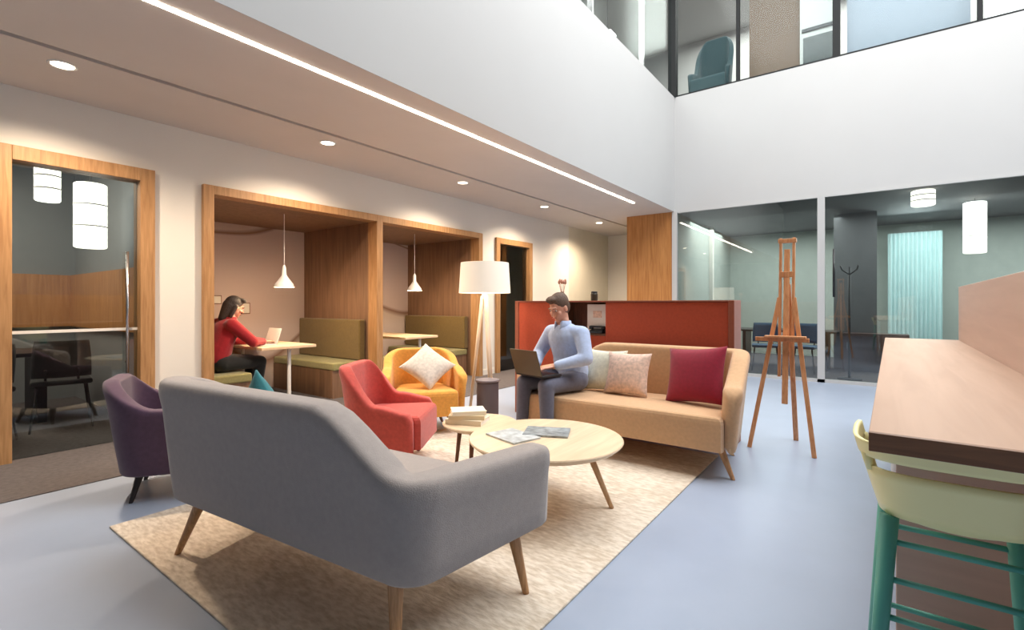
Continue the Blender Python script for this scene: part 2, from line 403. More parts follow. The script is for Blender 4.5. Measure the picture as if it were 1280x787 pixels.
def lamp(kind, name, loc, energy, col, size=.1, rot=(0, 0, 0), spot=None, sy=None):
    L = bpy.data.lights.new(name, kind); L.energy = energy; L.color = col
    if kind == 'AREA':
        L.size = size
        if sy: L.shape = 'RECTANGLE'; L.size_y = sy
    else: L.shadow_soft_size = size
    if spot: L.spot_size = R(spot); L.spot_blend = .9
    o = bpy.data.objects.new(name, L); COL.objects.link(o); o.location = loc; o.rotation_euler = rot
    return o
WARM = (1, .80, .60)
for x in spots: lamp('SPOT', 'downlight_beam', (x, 4.68, CZ-.02), 310, WARM, .06, (0, 0, 0), 150)
lamp('AREA', 'skylight', (5.2, -1.5, 8.15), 1150, (1, .995, .985), 5.6, sy=8.6)
lamp('AREA', 'upper_room_light', (6, 6, 8.1), 420, (1, .97, .92), 8, sy=4)
lamp('AREA', 'upper_room_light', (11.5, .6, 8.1), 420, (1, .97, .92), 3, sy=6)
for x, y in ((3.2, 5.87), (5.35, 5.88)): lamp('POINT', 'booth_light', (x, y, 1.42), 36, (1, .72, .42), .05)
lamp('AREA', 'meeting_light', (0.3, 7.2, 2.9), 60, (1, .86, .7), 1.2)
lamp('AREA', 'curtain_fill', (12.2, -.65, 2.5), 22, (.9, 1, 1), .5, (0, R(70), 0))  # added lamp on the room side of the curtain, standing in for daylight
lamp('AREA', 'store_light', (7.7, 7.4, 2.9), 10, (1, .9, .75), .8)
lamp('AREA', 'back_room_fill', (11.4, -2.2, 2.9), 190, (.96, 1, .99), 2.4, sy=4)  # added fill lamps brightening the back room, its ceiling lights being off
lamp('AREA', 'back_room_fill', (11.4, 1.8, 2.9), 130, (.97, 1, .98), 2.6)
lamp('POINT', 'floor_lamp_light', (4.0, 3.31, 1.5), 10, WARM, .08)

# ================================================================== UPHOLSTERED SHELL SEATING
def u_path(L, D, flare, Rc, n_arm=14, n_arc=14, n_back=18):
    """points + outward normals of a U: own-left arm front -> back -> own-right arm front. back along y=0, facing +y"""
    h = L/2; f = R(flare); turn = PI/2 - f
    c = Rc*math.tan(turn/2)              # tangent length at the corner
    dl = Vector((-math.sin(f), math.cos(f)))   # arm direction, left arm, from corner to front
    pts = []
    C = Vector((-h, 0))
    a0 = C + dl*D; a1 = C + dl*c
    nl = Vector((-math.cos(f), -math.sin(f)))
    for i in range(n_arm): pts.append((a0.lerp(a1, i/n_arm), nl, 'arm'))
    cen = a1 - nl*Rc
    t0 = math.atan2(nl.y, nl.x); t0 = t0 if t0 > 0 else t0+2*PI
    t1 = 1.5*PI
    for i in range(n_arc):
        t = t0+(t1-t0)*i/n_arc; nn = Vector((math.cos(t), math.sin(t))); pts.append((cen+nn*Rc, nn, 'arc'))
    b0 = -h+c
    for i in range(n_back+1): pts.append((Vector((b0+(-2*b0)*i/n_back, 0)), Vector((0, -1)), 'back'))
    half = pts[:n_arm+n_arc]
    for p, n_, k in reversed(half): pts.append((Vector((-p.x, p.y)), Vector((-n_.x, n_.y)), k))
    s = [0]
    for a, b_ in zip(pts, pts[1:]): s.append(s[-1]+(b_[0]-a[0]).length)
    return pts, s
def sstep(a, b, x):
    t = max(0, min(1, (x-a)/(b-a))); return t*t*(3-2*t)
def make_shell(L, D, flare, Rc, zb, zback, zarm, th, lean, seat_z, mat, leg_mat, root, s0, s1, zfront=None,
               leg_r=.02, leg_in=(.12, .12), splay=.1, seat_out=.04, legs=None, sl=None):
    """s0,s1: distance from the centre of the back at which the rim starts and ends its drop to arm height"""
    pts, s = u_path(L, D, flare, Rc); mid = s[-1]/2; tot = s[-1]/2
    zfront = zarm if zfront is None else zfront
    bm = bm_new(); rings = []
    N = len(pts); nr = 12
    for (p, n, k), si in zip(pts, s):
        u = abs(si-mid)
        q0, q1 = (s0, s1) if (si > mid or sl is None) else sl
        z = zback+(zarm-zback)*sstep(q0, q1, u)
        if u > q1: z += (zfront-zarm)*sstep(q1, tot, u)
        e = min(si, s[-1]-si); er = th*.55
        q = 1.0 if e >= er else math.sqrt(max(0, 1-(1-e/er)**2))
        hz = (z-zb)
        prof = []                      # (offset outwards, z)
        out_t = lean*hz
        r = th/2
        prof.append((-.05, zb+.0)); prof.append((-.012, zb+.0)); prof.append((0, zb+.014))
        for t in (.3, .6, .85): prof.append((lean*(hz-r)*t, zb+(hz-r)*t))
        for j in range(nr+1):
            a = PI*j/nr
            ca = math.cos(a); prof.append((out_t-r+r*math.copysign(abs(ca)**.5, ca), z-r+r*math.sin(a)**.5))
        prof.append((out_t-th-.01, max(seat_z-.05, zb+.1))); prof.append((out_t-th-.01, zb+.05))
        cm = out_t-r
        ring = []
        for of, zz in prof:
            of2 = cm+(of-cm)*(.35+.65*q)
            zz2 = zz-(1-q)*.05*(zz-zb)/max(hz, .01)
            ring.append(bm.verts.new((p.x+n.x*of2, p.y+n.y*of2, zz2)))
        rings.append(ring)
    m = len(rings[0])
    for a, b_ in zip(rings, rings[1:]):
        for j in range(m): bm.faces.new((a[j], a[(j+1)%m], b_[(j+1)%m], b_[j]))
    bm.faces.new(rings[0][::-1]); bm.faces.new(rings[-1])
    mesh_obj('shell', bm, mat, root, smooth=True)
    # seat: follows the inside of the U, upholstered block
    ins = [(p.x-n.x*th*.55, p.y-n.y*th*.55) for (p, n, k) in pts]
    fr = [(ins[-1][0]-.01, ins[-1][1]+seat_out), (ins[0][0]+.01, ins[0][1]+seat_out)]
    loop = ins+fr
    bm = bm_new()
    levels = [(0, zb+.01), (0, seat_z-.05), (-.006, seat_z-.025), (-.02, seat_z-.008), (-.045, seat_z)]
    cx = sum(p[0] for p in loop)/len(loop); cy = sum(p[1] for p in loop)/len(loop)
    rr = []
    for of, z in levels:
        ring = []
        for x, y in loop:
            d = Vector((x-cx, y-cy)); l = d.length; k = (l+of)/l
            ring.append(bm.verts.new((cx+d.x*k, cy+d.y*k, z)))
        rr.append(ring)
    for a, b_ in zip(rr, rr[1:]):
        for j in range(len(loop)): bm.faces.new((a[j], a[(j+1)%len(loop)], b_[(j+1)%len(loop)], b_[j]))
    bm.faces.new(rr[0][::-1]); bm.faces.new(rr[-1])
    mesh_obj('seat', bm, mat, root, smooth=False)
    # four splayed tapering legs
    hx = L/2
    spots_ = legs or [(-hx+leg_in[0], leg_in[1], -1, -1), (hx-leg_in[0], leg_in[1], 1, -1), (-hx+leg_in[0]-.06, D-.14, -1, .6), (hx-leg_in[0]+.06, D-.14, 1, .6)]
    for x, y, sx, sy in spots_:
        b = bm_new(); q0 = Vector((x, y, zb+.03)); q1 = Vector((x+sx*splay, y+sy*splay*.7, 0))
        rings = []
        for t, r in ((0, leg_r*1.5), (.18, leg_r*1.45), (.5, leg_r*1.15), (.95, leg_r*.8), (1, leg_r*.7)):
            c = q0.lerp(q1, t)
            rings.append([b.verts.new((c.x+r*math.cos(2*PI*i/14), c.y+r*math.sin(2*PI*i/14), c.z)) for i in range(14)])
        for a, c in zip(rings, rings[1:]):
            for i in range(14): b.faces.new((a[i], a[(i+1)%14], c[(i+1)%14], c[i]))
        b.faces.new(rings[0][::-1]); b.faces.new(rings[-1])
        mesh_obj('leg', b, leg_mat, root, smooth=True)

SOFA = dict(L=1.60, D=.73, flare=12, Rc=.14, zb=.29, zback=.875, zarm=.655, th=.135, lean=.10, seat_z=.45, s0=.36, s1=.80, zfront=.64, sl=(.80, 1.45),
            leg_r=.02, splay=.1, legs=[(-.62, .10, -1.5, -.8), (.66, .08, .4, -.6), (-.80, .62, -1, .3), (.80, .62, .7, .3)])
t = thing('sofa', 'long grey fabric sofa seen from behind, nearest the camera on the rug', 'sofa', (.9975, 2.0, .012), R(-84.4))
make_shell(mat=M['grey_fabric'], leg_mat=M['leg_oak'], root=t, **SOFA); sofa1 = t
t = thing('sofa', 'tan beige sofa with burgundy cushion, set against the red divider', 'sofa', (4.36, 1.70, .0), R(90))
SOFA2 = dict(SOFA); SOFA2.update(L=1.66, flare=8, zb=.20)
make_shell(mat=M['beige_fabric'], leg_mat=M['leg_oak'], root=t, **SOFA2); sofa2 = t

CH = dict(L=.56, D=.58, flare=8, Rc=.16, zb=.17, zback=.78, zarm=.62, th=.09, lean=.14, seat_z=.42, s0=.16, s1=.55, zfront=.56, leg_r=.017, splay=.07)
chairs = [('purple_fabric', 'dark purple armchair beside the left end of the grey sofa', (1.085, 3.98), R(-116), 'dark_leg'),
          ('red_fabric', 'salmon red armchair between the grey sofa and the booths', (2.40, 3.29), R(-147), 'dark_leg'),
          ('yellow_fabric', 'yellow armchair holding a pale cushion, in front of the second booth', (3.58, 3.86), R(143), 'brown_leg')]
for m_, l, (x, y), rz, lm in chairs:
    t = thing('armchair', l, 'armchair', (x, y, 0), rz)
    K = dict(CH)
    if m_ == 'red_fabric': K.update(zarm=.50, zfront=.45, s0=.2, s1=.46, L=.52, D=.53)
    if m_ == 'purple_fabric': K.update(zarm=.59, zfront=.55, s0=.14, s1=.44, zback=.77)
    make_shell(mat=M[m_], leg_mat=M[lm], root=t, **K)

# ------------------------------------------------------------------ cushions
def cushion(label, mat, w, h, th, loc, rot, name='cushion', group=None):
    b = bm_new(); n = 16; top = []; bot = []
    for j in range(n+1):
        rt, rb = [], []
        for i in range(n+1):
            u, v = 2*i/n-1, 2*j/n-1
            k = ((1-abs(u)**2.6)*(1-abs(v)**2.6))**.55
            px = u*w/2*(1-.07*(1-abs(u)**2)*0-.08*(1-v*v)*abs(u)); py = v*h/2*(1-.08*(1-u*u)*abs(v))
            z = th/2*k+.004
            rt.append(b.verts.new((px, py, z)))
            rb.append(b.verts.new((px, py, -z)))
        top.append(rt); bot.append(rb)
    for j in range(n):
        for i in range(n):
            b.faces.new((top[j][i], top[j][i+1], top[j+1][i+1], top[j+1][i]))
            b.faces.new((bot[j][i], bot[j+1][i], bot[j+1][i+1], bot[j][i+1]))
    def rim(seq):
        for (a, c) in zip(seq, seq[1:]): b.faces.new((top[a[0]][a[1]], bot[a[0]][a[1]], bot[c[0]][c[1]], top[c[0]][c[1]]))
    rim([(0, i) for i in range(n+1)]); rim([(n, i) for i in range(n, -1, -1)])
    rim([(j, 0) for j in range(n, -1, -1)]); rim([(j, n) for j in range(n+1)])
    o = mesh_obj(name, b, mat, None, smooth=True)
    o.location = loc; o.rotation_euler = rot
    tag(o, label, 'cushion', group); return o
def lean_rot(yaw, tilt, roll=0):
    """cushion standing with its face towards yaw (angle of its normal), tilted back"""
    m = Matrix.Rotation(yaw, 4, 'Z') @ Matrix.Rotation(PI/2-tilt, 4, 'Y') @ Matrix.Rotation(PI/2+roll, 4, 'Z')
    return m.to_euler()
cushion('large burgundy cushion in the near corner of the tan sofa', M['burgundy'], .50, .46, .15, (4.03, 1.15, .675), lean_rot(R(165), R(18), R(6)))
cushion('pale pink patterned cushion on the tan sofa between two others', M['pink_cush'], .40, .38, .13, (4.06, 1.74, .635), lean_rot(R(180), R(18)))
cushion('pale cream cushion half hidden behind the man in blue', M['mint_cush'], .38, .38, .12, (4.11, 1.97, .64), lean_rot(R(182), R(16)))
cushion('pale grey cushion standing on one corner in the yellow armchair', M['grey_cush'], .40, .40, .14, (3.43, 3.58, .625), lean_rot(R(233), R(42), R(45)))
cushion('teal cushion peeping over the grey sofa back', M['teal_cush'], .35, .35, .12, (1.155, 2.285, .70), lean_rot(R(0), R(10), R(45)))

# ================================================================== RUG, TABLES
b = bm_new(); box(b, .86, 4.22, 1.02, 3.42, 0, .012)
tag(mesh_obj('rug', b, M['rug'], bevel=.004), 'large beige woven rug under the sofas and low tables', 'rug')

def low_table(label, loc, r, z, th, leg_mat, leg_pts, name='coffee_table', lr=.022):
    t = thing(name, label, 'table', loc)
    b = bm_new(); lathe(b, [(r-.03, z-th), (r-.006, z-th*.45), (r, z-.006), (r-.004, z), (.001, z)], n=56, cap1=False)
    mesh_obj('tabletop', b, M['pale_top'], t)
    b = bm_new()
    for a in range(len(leg_pts)):
        x0, y0, _, _ = leg_pts[a]; x1, y1, _, _ = leg_pts[(a+1) % len(leg_pts)]
    b.free()
    for x0, y0, x1, y1 in leg_pts:
        b = bm_new(); tube(b, (x0, y0, z-th+.004), (x1, y1, 0), lr, lr*.6, 14); mesh_obj('leg', b, leg_mat, t, smooth=True)
    return t
def rad(n, r0, r1, off=0):
    return [(r0*math.cos(off+2*PI*i/n), r0*math.sin(off+2*PI*i/n), r1*math.cos(off+2*PI*i/n), r1*math.sin(off+2*PI*i/n)) for i in range(n)]
low_table('large round pale wood coffee table with magazines, in front of the tan sofa', (2.54, 1.62, .012), .47, .42, .035, M['pale_leg'], rad(3, .24, .40, R(-60)))
low_table('small round pale wood table with stacked books, beside the red armchair', (2.72, 2.30, .012), .27, .38, .03, M['brown_leg'], rad(4, .15, .19, R(20)), name='side_table', lr=.018)

def slab(name, label, cat, mat, w, d, h, loc, rz, pages=None, group=None):
    t = thing(name, label, cat, loc, rz, group)
    b = bm_new(); c = .004
    box(b, -w/2, w/2, -d/2, d/2, 0, .003); box(b, -w/2, w/2, -d/2, d/2, h-.003, h); box(b, -w/2, -w/2+.004, -d/2, d/2, .003, h-.003)
    mesh_obj('cover', b, mat, t)
    b = bm_new(); box(b, -w/2+.004, w/2-.005, -d/2+.004, d/2-.004, .003, h-.003); mesh_obj('pages', b, M['paper'], t)
    return t
slab('magazine', 'grey magazine lying on the far side of the round coffee table', 'magazine', M['magazine'], .21, .28, .012, (2.62, 1.66, .4325), R(25))
slab('magazine', 'pale silvery magazine fanned out beside the grey one', 'magazine', plain('magazine_pale', rgb(190, 196, 198), .35, var=.35, scale=18), .21, .28, .010, (2.42, 1.78, .4325), R(-15))
bc = [rgb(238, 222, 196), rgb(226, 206, 170), rgb(240, 228, 206)]
zz = .392
for i, (c, h, l) in enumerate(zip(bc, (.035, .03, .028), ('thick cream book at the bottom of the stack on the small table', 'tan book in the middle of the stack on the small table', 'pale book on top of the stack on the small table'))):
    slab('book', l, 'book', plain('book_cover_%d' % i, c, .5, var=.04), .2-.01*i, .27-.015*i, h, (2.66, 2.36, zz+.0005), R(20+14*i)); zz += h+.0005

# slim grey drum between lamp and yellow chair
t = thing('drum_table', 'slim grey drum side table in front of the floor lamp', 'side table', (3.80, 3.11, 0))
b = bm_new(); lathe(b, [(.105, 0), (.11, .01), (.11, .46), (.1, .47)], n=36); mesh_obj('drum', b, plain('drum_grey', rgb(98, 92, 100), .6), t, smooth=False)
b = bm_new(); lathe(b, [(.118, .47), (.12, .475), (.12, .485), (.117, .49)], n=36); mesh_obj('tabletop', b, plain('drum_top', rgb(122, 116, 122), .4), t)

# ================================================================== FLOOR LAMP
t = thing('floor_lamp', 'tall floor lamp with wide cream drum shade and pale legs', 'lamp', (4.02, 3.33, 0))
b = bm_new(); n = 48
lathe(b, [(.275, 1.36), (.255, 1.68)], n=n, cap0=False, cap1=False); lathe(b, [(.249, 1.68), (.269, 1.36)], n=n, cap0=False, cap1=False)
lathe(b, [(.275, 1.36), (.269, 1.36)], n=n, cap0=False, cap1=False); lathe(b, [(.255, 1.68), (.249, 1.68)], n=n, cap0=False, cap1=False)
mesh_obj('lamp_shade', b, M['shade'], t, smooth=True)
b = bm_new(); lathe(b, [(.001, 1.56), (.03, 1.53), (.035, 1.49), (.016, 1.43), (.016, 1.40)], n=20); mesh_obj('bulb', b, M['bulb'], t, smooth=True)
b = bm_new(); lathe(b, [(.03, 1.30), (.03, 1.36), (.02, 1.40)], n=18)
for a in range(3):
    an = 2*PI*a/3; bar(b, (0, 0, 1.40), (.262*math.cos(an), .262*math.sin(an), 1.44), .006, .006)
mesh_obj('lamp_holder', b, M['white_metal'], t)
for an, mt in ((R(245), 'pale_leg_l'), (R(5), 'pale_leg_l'), (R(125), 'pale_leg_l')):
    b = bm_new(); tube(b, (.022*math.cos(an), .022*math.sin(an), 1.33), (.17*math.cos(an), .17*math.sin(an), 0), .022, .014, 14)
    mesh_obj('leg', b, plain('lamp_leg_paint', rgb(226, 206, 180), .45, var=.03), t, smooth=True)

# ================================================================== RED DIVIDER WITH NICHE
t = thing('room_divider', 'low terracotta red fabric divider with an open shelf, behind the tan sofa', 'divider', (4.56, 0, 0))
def part_box(name, args, mat, par=t, bev=.006):
    b = bm_new(); box(b, *args); return mesh_obj(name, b, mat, par, bevel=bev)
part_box('panel', (0, .10, 1.02, 2.19, 0.04, 1.262), M['terracotta'])
part_box('panel', (0, .10, 2.69, 3.27, 0.04, 1.262), M['terracotta'])
part_box('panel', (0, .10, 2.19, 2.69, 0.04, .92), M['terracotta'])
part_box('end_post', (-.01, .26, .97, 1.02, 0, 1.278), M['terracotta_edge'])
part_box('end_post', (-.01, .26, 3.27, 3.32, 0, 1.278), M['terracotta_edge'])
part_box('cap_rail', (-.01, .26, 1.02, 3.27, 1.262, 1.278), M['terracotta_edge'], bev=.003)
part_box('shelf', (.0, .24, 2.192, 2.688, .92, .94), M['brown_leg'], bev=.003)
part_box('back_panel', (.24, .26, 1.02, 3.27, .04, 1.262), M['brown_leg'], bev=.003)
part_box('niche_side', (.10, .24, 2.175, 2.19, .04, 1.262), M['brown_leg'], bev=.002)
part_box('niche_side', (.10, .24, 2.69, 2.705, .04, 1.262), M['brown_leg'], bev=.002)
# things in and on it
t = thing('box_file', 'pale cream box file standing in the open shelf of the red divider', 'box file', (4.725, 2.325, .941))
b = bm_new(); box(b, -.07, .07, -.12, .12, 0, .30); mesh_obj('box', b, M['paper'], t, bevel=.004)
b = bm_new(); box(b, -.073, -.07, -.05, .05, .16, .23); mesh_obj('spine_label', b, M['pink_cush'], t)
t = thing('desk_phone', 'black desk telephone on the front of the divider shelf', 'telephone', (4.598, 2.30, .941), R(90))
b = bm_new(); v = box(b, -.075, .075, -.04, .06, 0, .05); v[6].co.z = v[7].co.z = .02; mesh_obj('base', b, M['black'], t, bevel=.006)
b = bm_new(); bar(b, (-.08, 0, .068), (.08, 0, .068), .03, .02); lathe(b, [(.022, .042), (.024, .05), (.022, .075)], (-.068, 0, 0), 14); lathe(b, [(.022, .042), (.024, .05), (.022, .075)], (.068, 0, 0), 14); mesh_obj('handset', b, M['black'], t, bevel=.004)
t = thing('vase', 'clay vase with dried pink stems on the divider above the seated man', 'vase', (4.68, 2.765, 1.278))
b = bm_new(); lathe(b, [(.02, 0), (.034, .01), (.042, .04), (.032, .075), (.018, .09), (.022, .1)], n=24, cap1=False); mesh_obj('pot', b, M['clay'], t, smooth=True)
b = bm_new()
for i in range(9):
    a = 2*PI*i/9; q = Vector((.035*math.cos(a), .035*math.sin(a), .19+.03*random.random())); tube(b, (.006*math.cos(a), .006*math.sin(a), .05), q, .0025, .0025, 6)
    lathe(b, [(.003, -.01), (.013, .0), (.015, .015), (.006, .035)], q, 8)
mesh_obj('dried_stems', b, M['pink_stem'], t, smooth=True)
t = thing('candle_jar', 'small dark jar alone on top of the red divider', 'jar', (4.66, 2.365, 1.278))
b = bm_new(); lathe(b, [(.03, 0), (.036, .006), (.036, .07), (.03, .08)], n=24); mesh_obj('jar', b, plain('jar_olive', rgb(58, 50, 34), .4), t, smooth=False)
b = bm_new(); lathe(b, [(.032, .08), (.033, .084), (.033, .094), (.028, .098)], n=24); mesh_obj('lid', b, M['black'], t)

# ================================================================== EASEL
t = thing('easel', 'tall wooden artist easel standing on the blue floor by the glass wall', 'easel', (0, 0, 0))
E = M['easel_wood']
def ebar(name, p0, p1, w, th, up=(1, 0, 0)):
    b = bm_new(); bar(b, p0, p1, w, th, up); return mesh_obj(name, b, E, t, bevel=.003)
AX = Vector((4.86, .605, 1.80))
ebar('front_leg', (4.82, .66, 1.30), (4.655, .87, 0), .034, .022)
ebar('front_leg', (4.82, .55, 1.30), (4.635, .385, 0), .034, .022)
ebar('rear_leg', (4.90, .605, 1.42), (5.14, .57, 0), .04, .022)
ebar('mast', (4.868, .655, 1.82), (4.76, .655, .62), .022, .03)
ebar('mast', (4.868, .555, 1.82), (4.76, .555, .62), .022, .03)
ebar('mast', (4.855, .605, 1.72), (4.70, .605, .40), .045, .02)
ebar('mast_head', (4.866, .675, 1.795), (4.866, .535, 1.795), .035, .04)
ebar('crossbar', (4.758, .84, .94), (4.744, .43, .94), .035, .022)
ebar('canvas_ledge', (4.72, .76, .965), (4.72, .45, .965), .06, .018, (0, 0, 1))
ebar('canvas_clamp', (4.835, .655, 1.50), (4.835, .555, 1.50), .05, .04)
b = bm_new(); lathe(b, [(.012, -.02), (.022, -.012), (.022, .012), (.012, .02)], n=14); k = mesh_obj('knob', b, M['brown_leg'], t, smooth=True); k.location = (4.80, .605, 1.08); k.rotation_euler = (0, PI/2, 0)

# ================================================================== BAR TABLE AND STOOL
t = thing('bar_table', 'long high pale wood bar table with a tall back panel, at the right', 'table', (0, 0, 0))
a_ = R(-1.3); pv = Vector((1.57, .01, 0)); t.location = pv-Matrix.Rotation(a_, 3, 'Z')@pv; t.rotation_euler = (0, 0, a_)
b = bm_new(); box(b, 1.57, 5.95, -.52, .01, .882, .92); mesh_obj('worktop', b, M['bar_top'], t, bevel=.002)
b = bm_new(); box(b, 1.553, 1.57, -.52, .01, .872, .92); mesh_obj('end_edge', b, M['bar_edge_shaded'], t, bevel=.002)
b = bm_new(); box(b, 1.56, 6.0, -.56, -.52, 0, 1.40); mesh_obj('back_panel', b, M['bar_panel'], t, bevel=.003)
for x in (2.34, 5.88):
    b = bm_new(); box(b, x, x+.05, -.52, -.05, 0, .882); mesh_obj('support_panel', b, wood('support_panel', rgb(200, 172, 156), rgb(212, 184, 168), axis='Y', scale=1.2), t, bevel=.003)
b = bm_new(); tube(b, (3.7, -.06, 0), (3.7, -.06, .882), .025, .025, 16); lathe(b, [(.05, 0), (.05, .008), (.026, .012)], (3.7, -.06, 0), 20); mesh_obj('leg', b, M['white_metal'], t, smooth=False)

t = thing('bar_stool', 'pale lemon bar stool with teal legs tucked under the bar table', 'stool', (1.79, -.175, 0), R(-90))
# local: x across (+x = +... own right), +y = facing the table end
def stool_shell():
    b = bm_new(); rings = []
    n = 40
    def sec(a, t):                # a: -1..1 round the U (left tip, back, right tip); t 0 bottom..1 top
        an = PI*(1.5+.62*a)       # -90deg is the back
        w, d = .165+.06*t, .15+.05*t
        cx_, sx_ = math.cos(an), math.sin(an)
        x = w*math.copysign(abs(cx_)**.62, cx_); y = d*math.copysign(abs(sx_)**.62, sx_)+.02
        if abs(a) > .8: y += (abs(a)-.8)*.2
        return Vector((x, y, 0))
    zs = [(0, .675), (.02, .665), (.12, .675), (.35, .72), (.55, .765), (.75, .81), (.9, .85), (1, .875)]
    return sec, zs
sec, zs = stool_shell()
def rim_drop(a): return 1-.18*max(0, abs(a)-.75)/.25
def wall_mesh(t0, t1, z0, z1, a0=-1, a1=1, th=.012, n=44, lv=5):
    b = bm_new(); O, I = [], []
    for i in range(n+1):
        a = a0+(a1-a0)*i/n; co, ci = [], []
        for j in range(lv+1):
            tt = t0+(t1-t0)*j/lv; p = sec(a, tt); z = z0+(z1-z0)*j/lv
            c = Vector((0, .02, 0)); dirv = (p-c).normalized()
            co.append(b.verts.new((p.x, p.y, z))); q = p-dirv*th; ci.append(b.verts.new((q.x, q.y, z)))
        O.append(co); I.append(ci)
    for i in range(n):
        for j in range(lv):
            b.faces.new((O[i][j], O[i+1][j], O[i+1][j+1], O[i][j+1])); b.faces.new((I[i][j], I[i][j+1], I[i+1][j+1], I[i+1][j]))
        b.faces.new((O[i][lv], O[i+1][lv], I[i+1][lv], I[i][lv])); b.faces.new((O[i][0], I[i][0], I[i+1][0], O[i+1][0]))
    for k in (0, n):
        for j in range(lv): b.faces.new((O[k][j], O[k][j+1], I[k][j+1], I[k][j]))
    return b
mesh_obj('shell', wall_mesh(0, .62, .672, .80), M['lemon'], t, smooth=True)
mesh_obj('back_rail', wall_mesh(.80, 1, .828, .872), M['lemon'], t, smooth=True)
for a in (-.98, -.55, .55, .98):
    b = bm_new(); p0, p1 = sec(a, .6), sec(a, .82); c = Vector((0, .02, 0)); d0 = (p0-c).normalized()*.006
    tube(b, (p0.x-d0.x, p0.y-d0.y, .79), (p1.x-d0.x, p1.y-d0.y, .835), .012, .012, 10)
    mesh_obj('back_spindle', b, M['lemon'], t, smooth=True)
b = bm_new(); lathe(b, [(.001, .655), (.15, .66), (.168, .675), (.165, .69), (.001, .688)], n=44, cap0=False, cap1=False)
for v in b.verts: v.co.y = v.co.y*.95+.03
mesh_obj('seat', b, M['lemon'], t, smooth=True)
for sx in (-1, 1):
    for sy in (-1, 1):
        b = bm_new(); tube(b, (sx*.14, sy*.11+.02, .668), (sx*.185, sy*.17+.02, 0), .022, .016, 14); mesh_obj('leg', b, M['teal_paint'], t, smooth=True)
def leg_at(sx, sy, z): k = (.668-z)/.668; return (sx*(.14+.045*k), sy*(.11+.06*k)+.02, z)
for sy, z in ((-1, .60), (-1, .50), (-1, .40), (1, .56), (1, .30), (-1, .2)):
    b = bm_new(); tube(b, leg_at(-1, sy, z), leg_at(1, sy, z), .008, .008, 10); mesh_obj('rung', b, M['teal_paint'], t, smooth=True)
for sx in (-1, 1):
    b = bm_new(); tube(b, leg_at(sx, -1, .34), leg_at(sx, 1, .34), .008, .008, 10); mesh_obj('rung', b, M['teal_paint'], t, smooth=True)

# ================================================================== BOOTH FURNITURE
for i, x0 in enumerate((2.21, 4.34)):
    nm = ('first', 'second')[i]
    far = x0+2.03
    for side, (xa, xb, bk0, bk1) in (('left', (x0+.02, x0+.50, x0, x0+.10)), ('right', (far-.50, far-.02, far-.10, far))):
        w = {('first', 'left'): 'pale green booth bench that the person in red sits on', ('first', 'right'): 'olive booth bench facing the person in red',
             ('second', 'left'): 'green booth bench in the second booth, against the shared partition', ('second', 'right'): 'olive booth bench at the far side of the second booth'}[(nm, side)]
        t = thing('booth_bench', w, 'bench', (0, 0, .006), 0, 'upholstered benches in the oak booths')
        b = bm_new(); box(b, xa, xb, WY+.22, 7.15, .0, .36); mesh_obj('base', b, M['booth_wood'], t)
        b = bm_new(); box(b, xa, xb, WY+.2, 7.16, .36, .46); mesh_obj('seat', b, M['green_seat'], t, bevel=.02, bseg=3)
        b = bm_new(); box(b, bk0, bk1, WY+.2, 7.16, .462, 1.02); mesh_obj('backrest', b, M['olive'], t, bevel=.02, bseg=3)
    t = thing('booth_table', 'pale booth table on a thin leg in front of the person in red' if i == 0 else 'pale booth table in the second booth, beyond the oak post', 'table', (x0+.97, 0, .006), 0, 'tables in the oak booths')
    b = bm_new(); box(b, -.38, .30, 5.62, 7.12, .70, .735); mesh_obj('tabletop', b, M['pale_top'], t, bevel=.004)
    b = bm_new(); tube(b, (0, 5.72, 0), (0, 5.72, .70), .022, .022, 16); lathe(b, [(.12, 0), (.12, .01), (.03, .018)], (0, 5.72, 0), 24); mesh_obj('leg', b, M['white_metal'], t)
    b = bm_new(); tube(b, (0, 6.9, 0), (0, 6.9, .70), .022, .022, 16); lathe(b, [(.12, 0), (.12, .01), (.03, .018)], (0, 6.9, 0), 24); mesh_obj('leg', b, M['white_metal'], t)
for (x, y), l in (((3.2, 5.87), 'white cone pendant lamp hanging above the table of the person in red'), ((5.35, 5.88), 'white cone pendant lamp hanging in the second booth')):
    t = thing('pendant_lamp', l, 'lamp', (x, y, 1.45), 0, 'cone pendants in the booths')
    b = bm_new(); lathe(b, [(.115, 0), (.105, .04), (.06, .10), (.028, .15), (.024, .24), (.01, .27)], n=36, cap0=False); lathe(b, [(.105, .002), (.10, .04), (.055, .095), (.02, .13)], n=36, cap0=False, cap1=False)
    mesh_obj('lamp_shade', b, M['white_plastic'], t, smooth=True)
    b = bm_new(); lathe(b, [(.001, .02), (.025, .03), (.032, .055), (.02, .085), (.001, .1)], n=18, cap0=False, cap1=False); mesh_obj('bulb', b, M['bulb'], t, smooth=True)
    b = bm_new(); tube(b, (0, 0, .27), (0, 0, .905), .004, .004, 8); mesh_obj('cord', b, M['white_plastic'], t)
t = thing('laptop', 'open pale laptop on the booth table before the person in red', 'laptop', (3.0, 6.0, .742), R(-90))
b = bm_new(); box(b, -.15, .15, -.10, .10, 0, .012); mesh_obj('base', b, M['white_metal'], t, bevel=.003)
b = bm_new(); bar(b, (0, .10, .012), (0, .16, .2), .3, .008, (0, 1, 0)); mesh_obj('screen', b, M['white_metal'], t, bevel=.002)
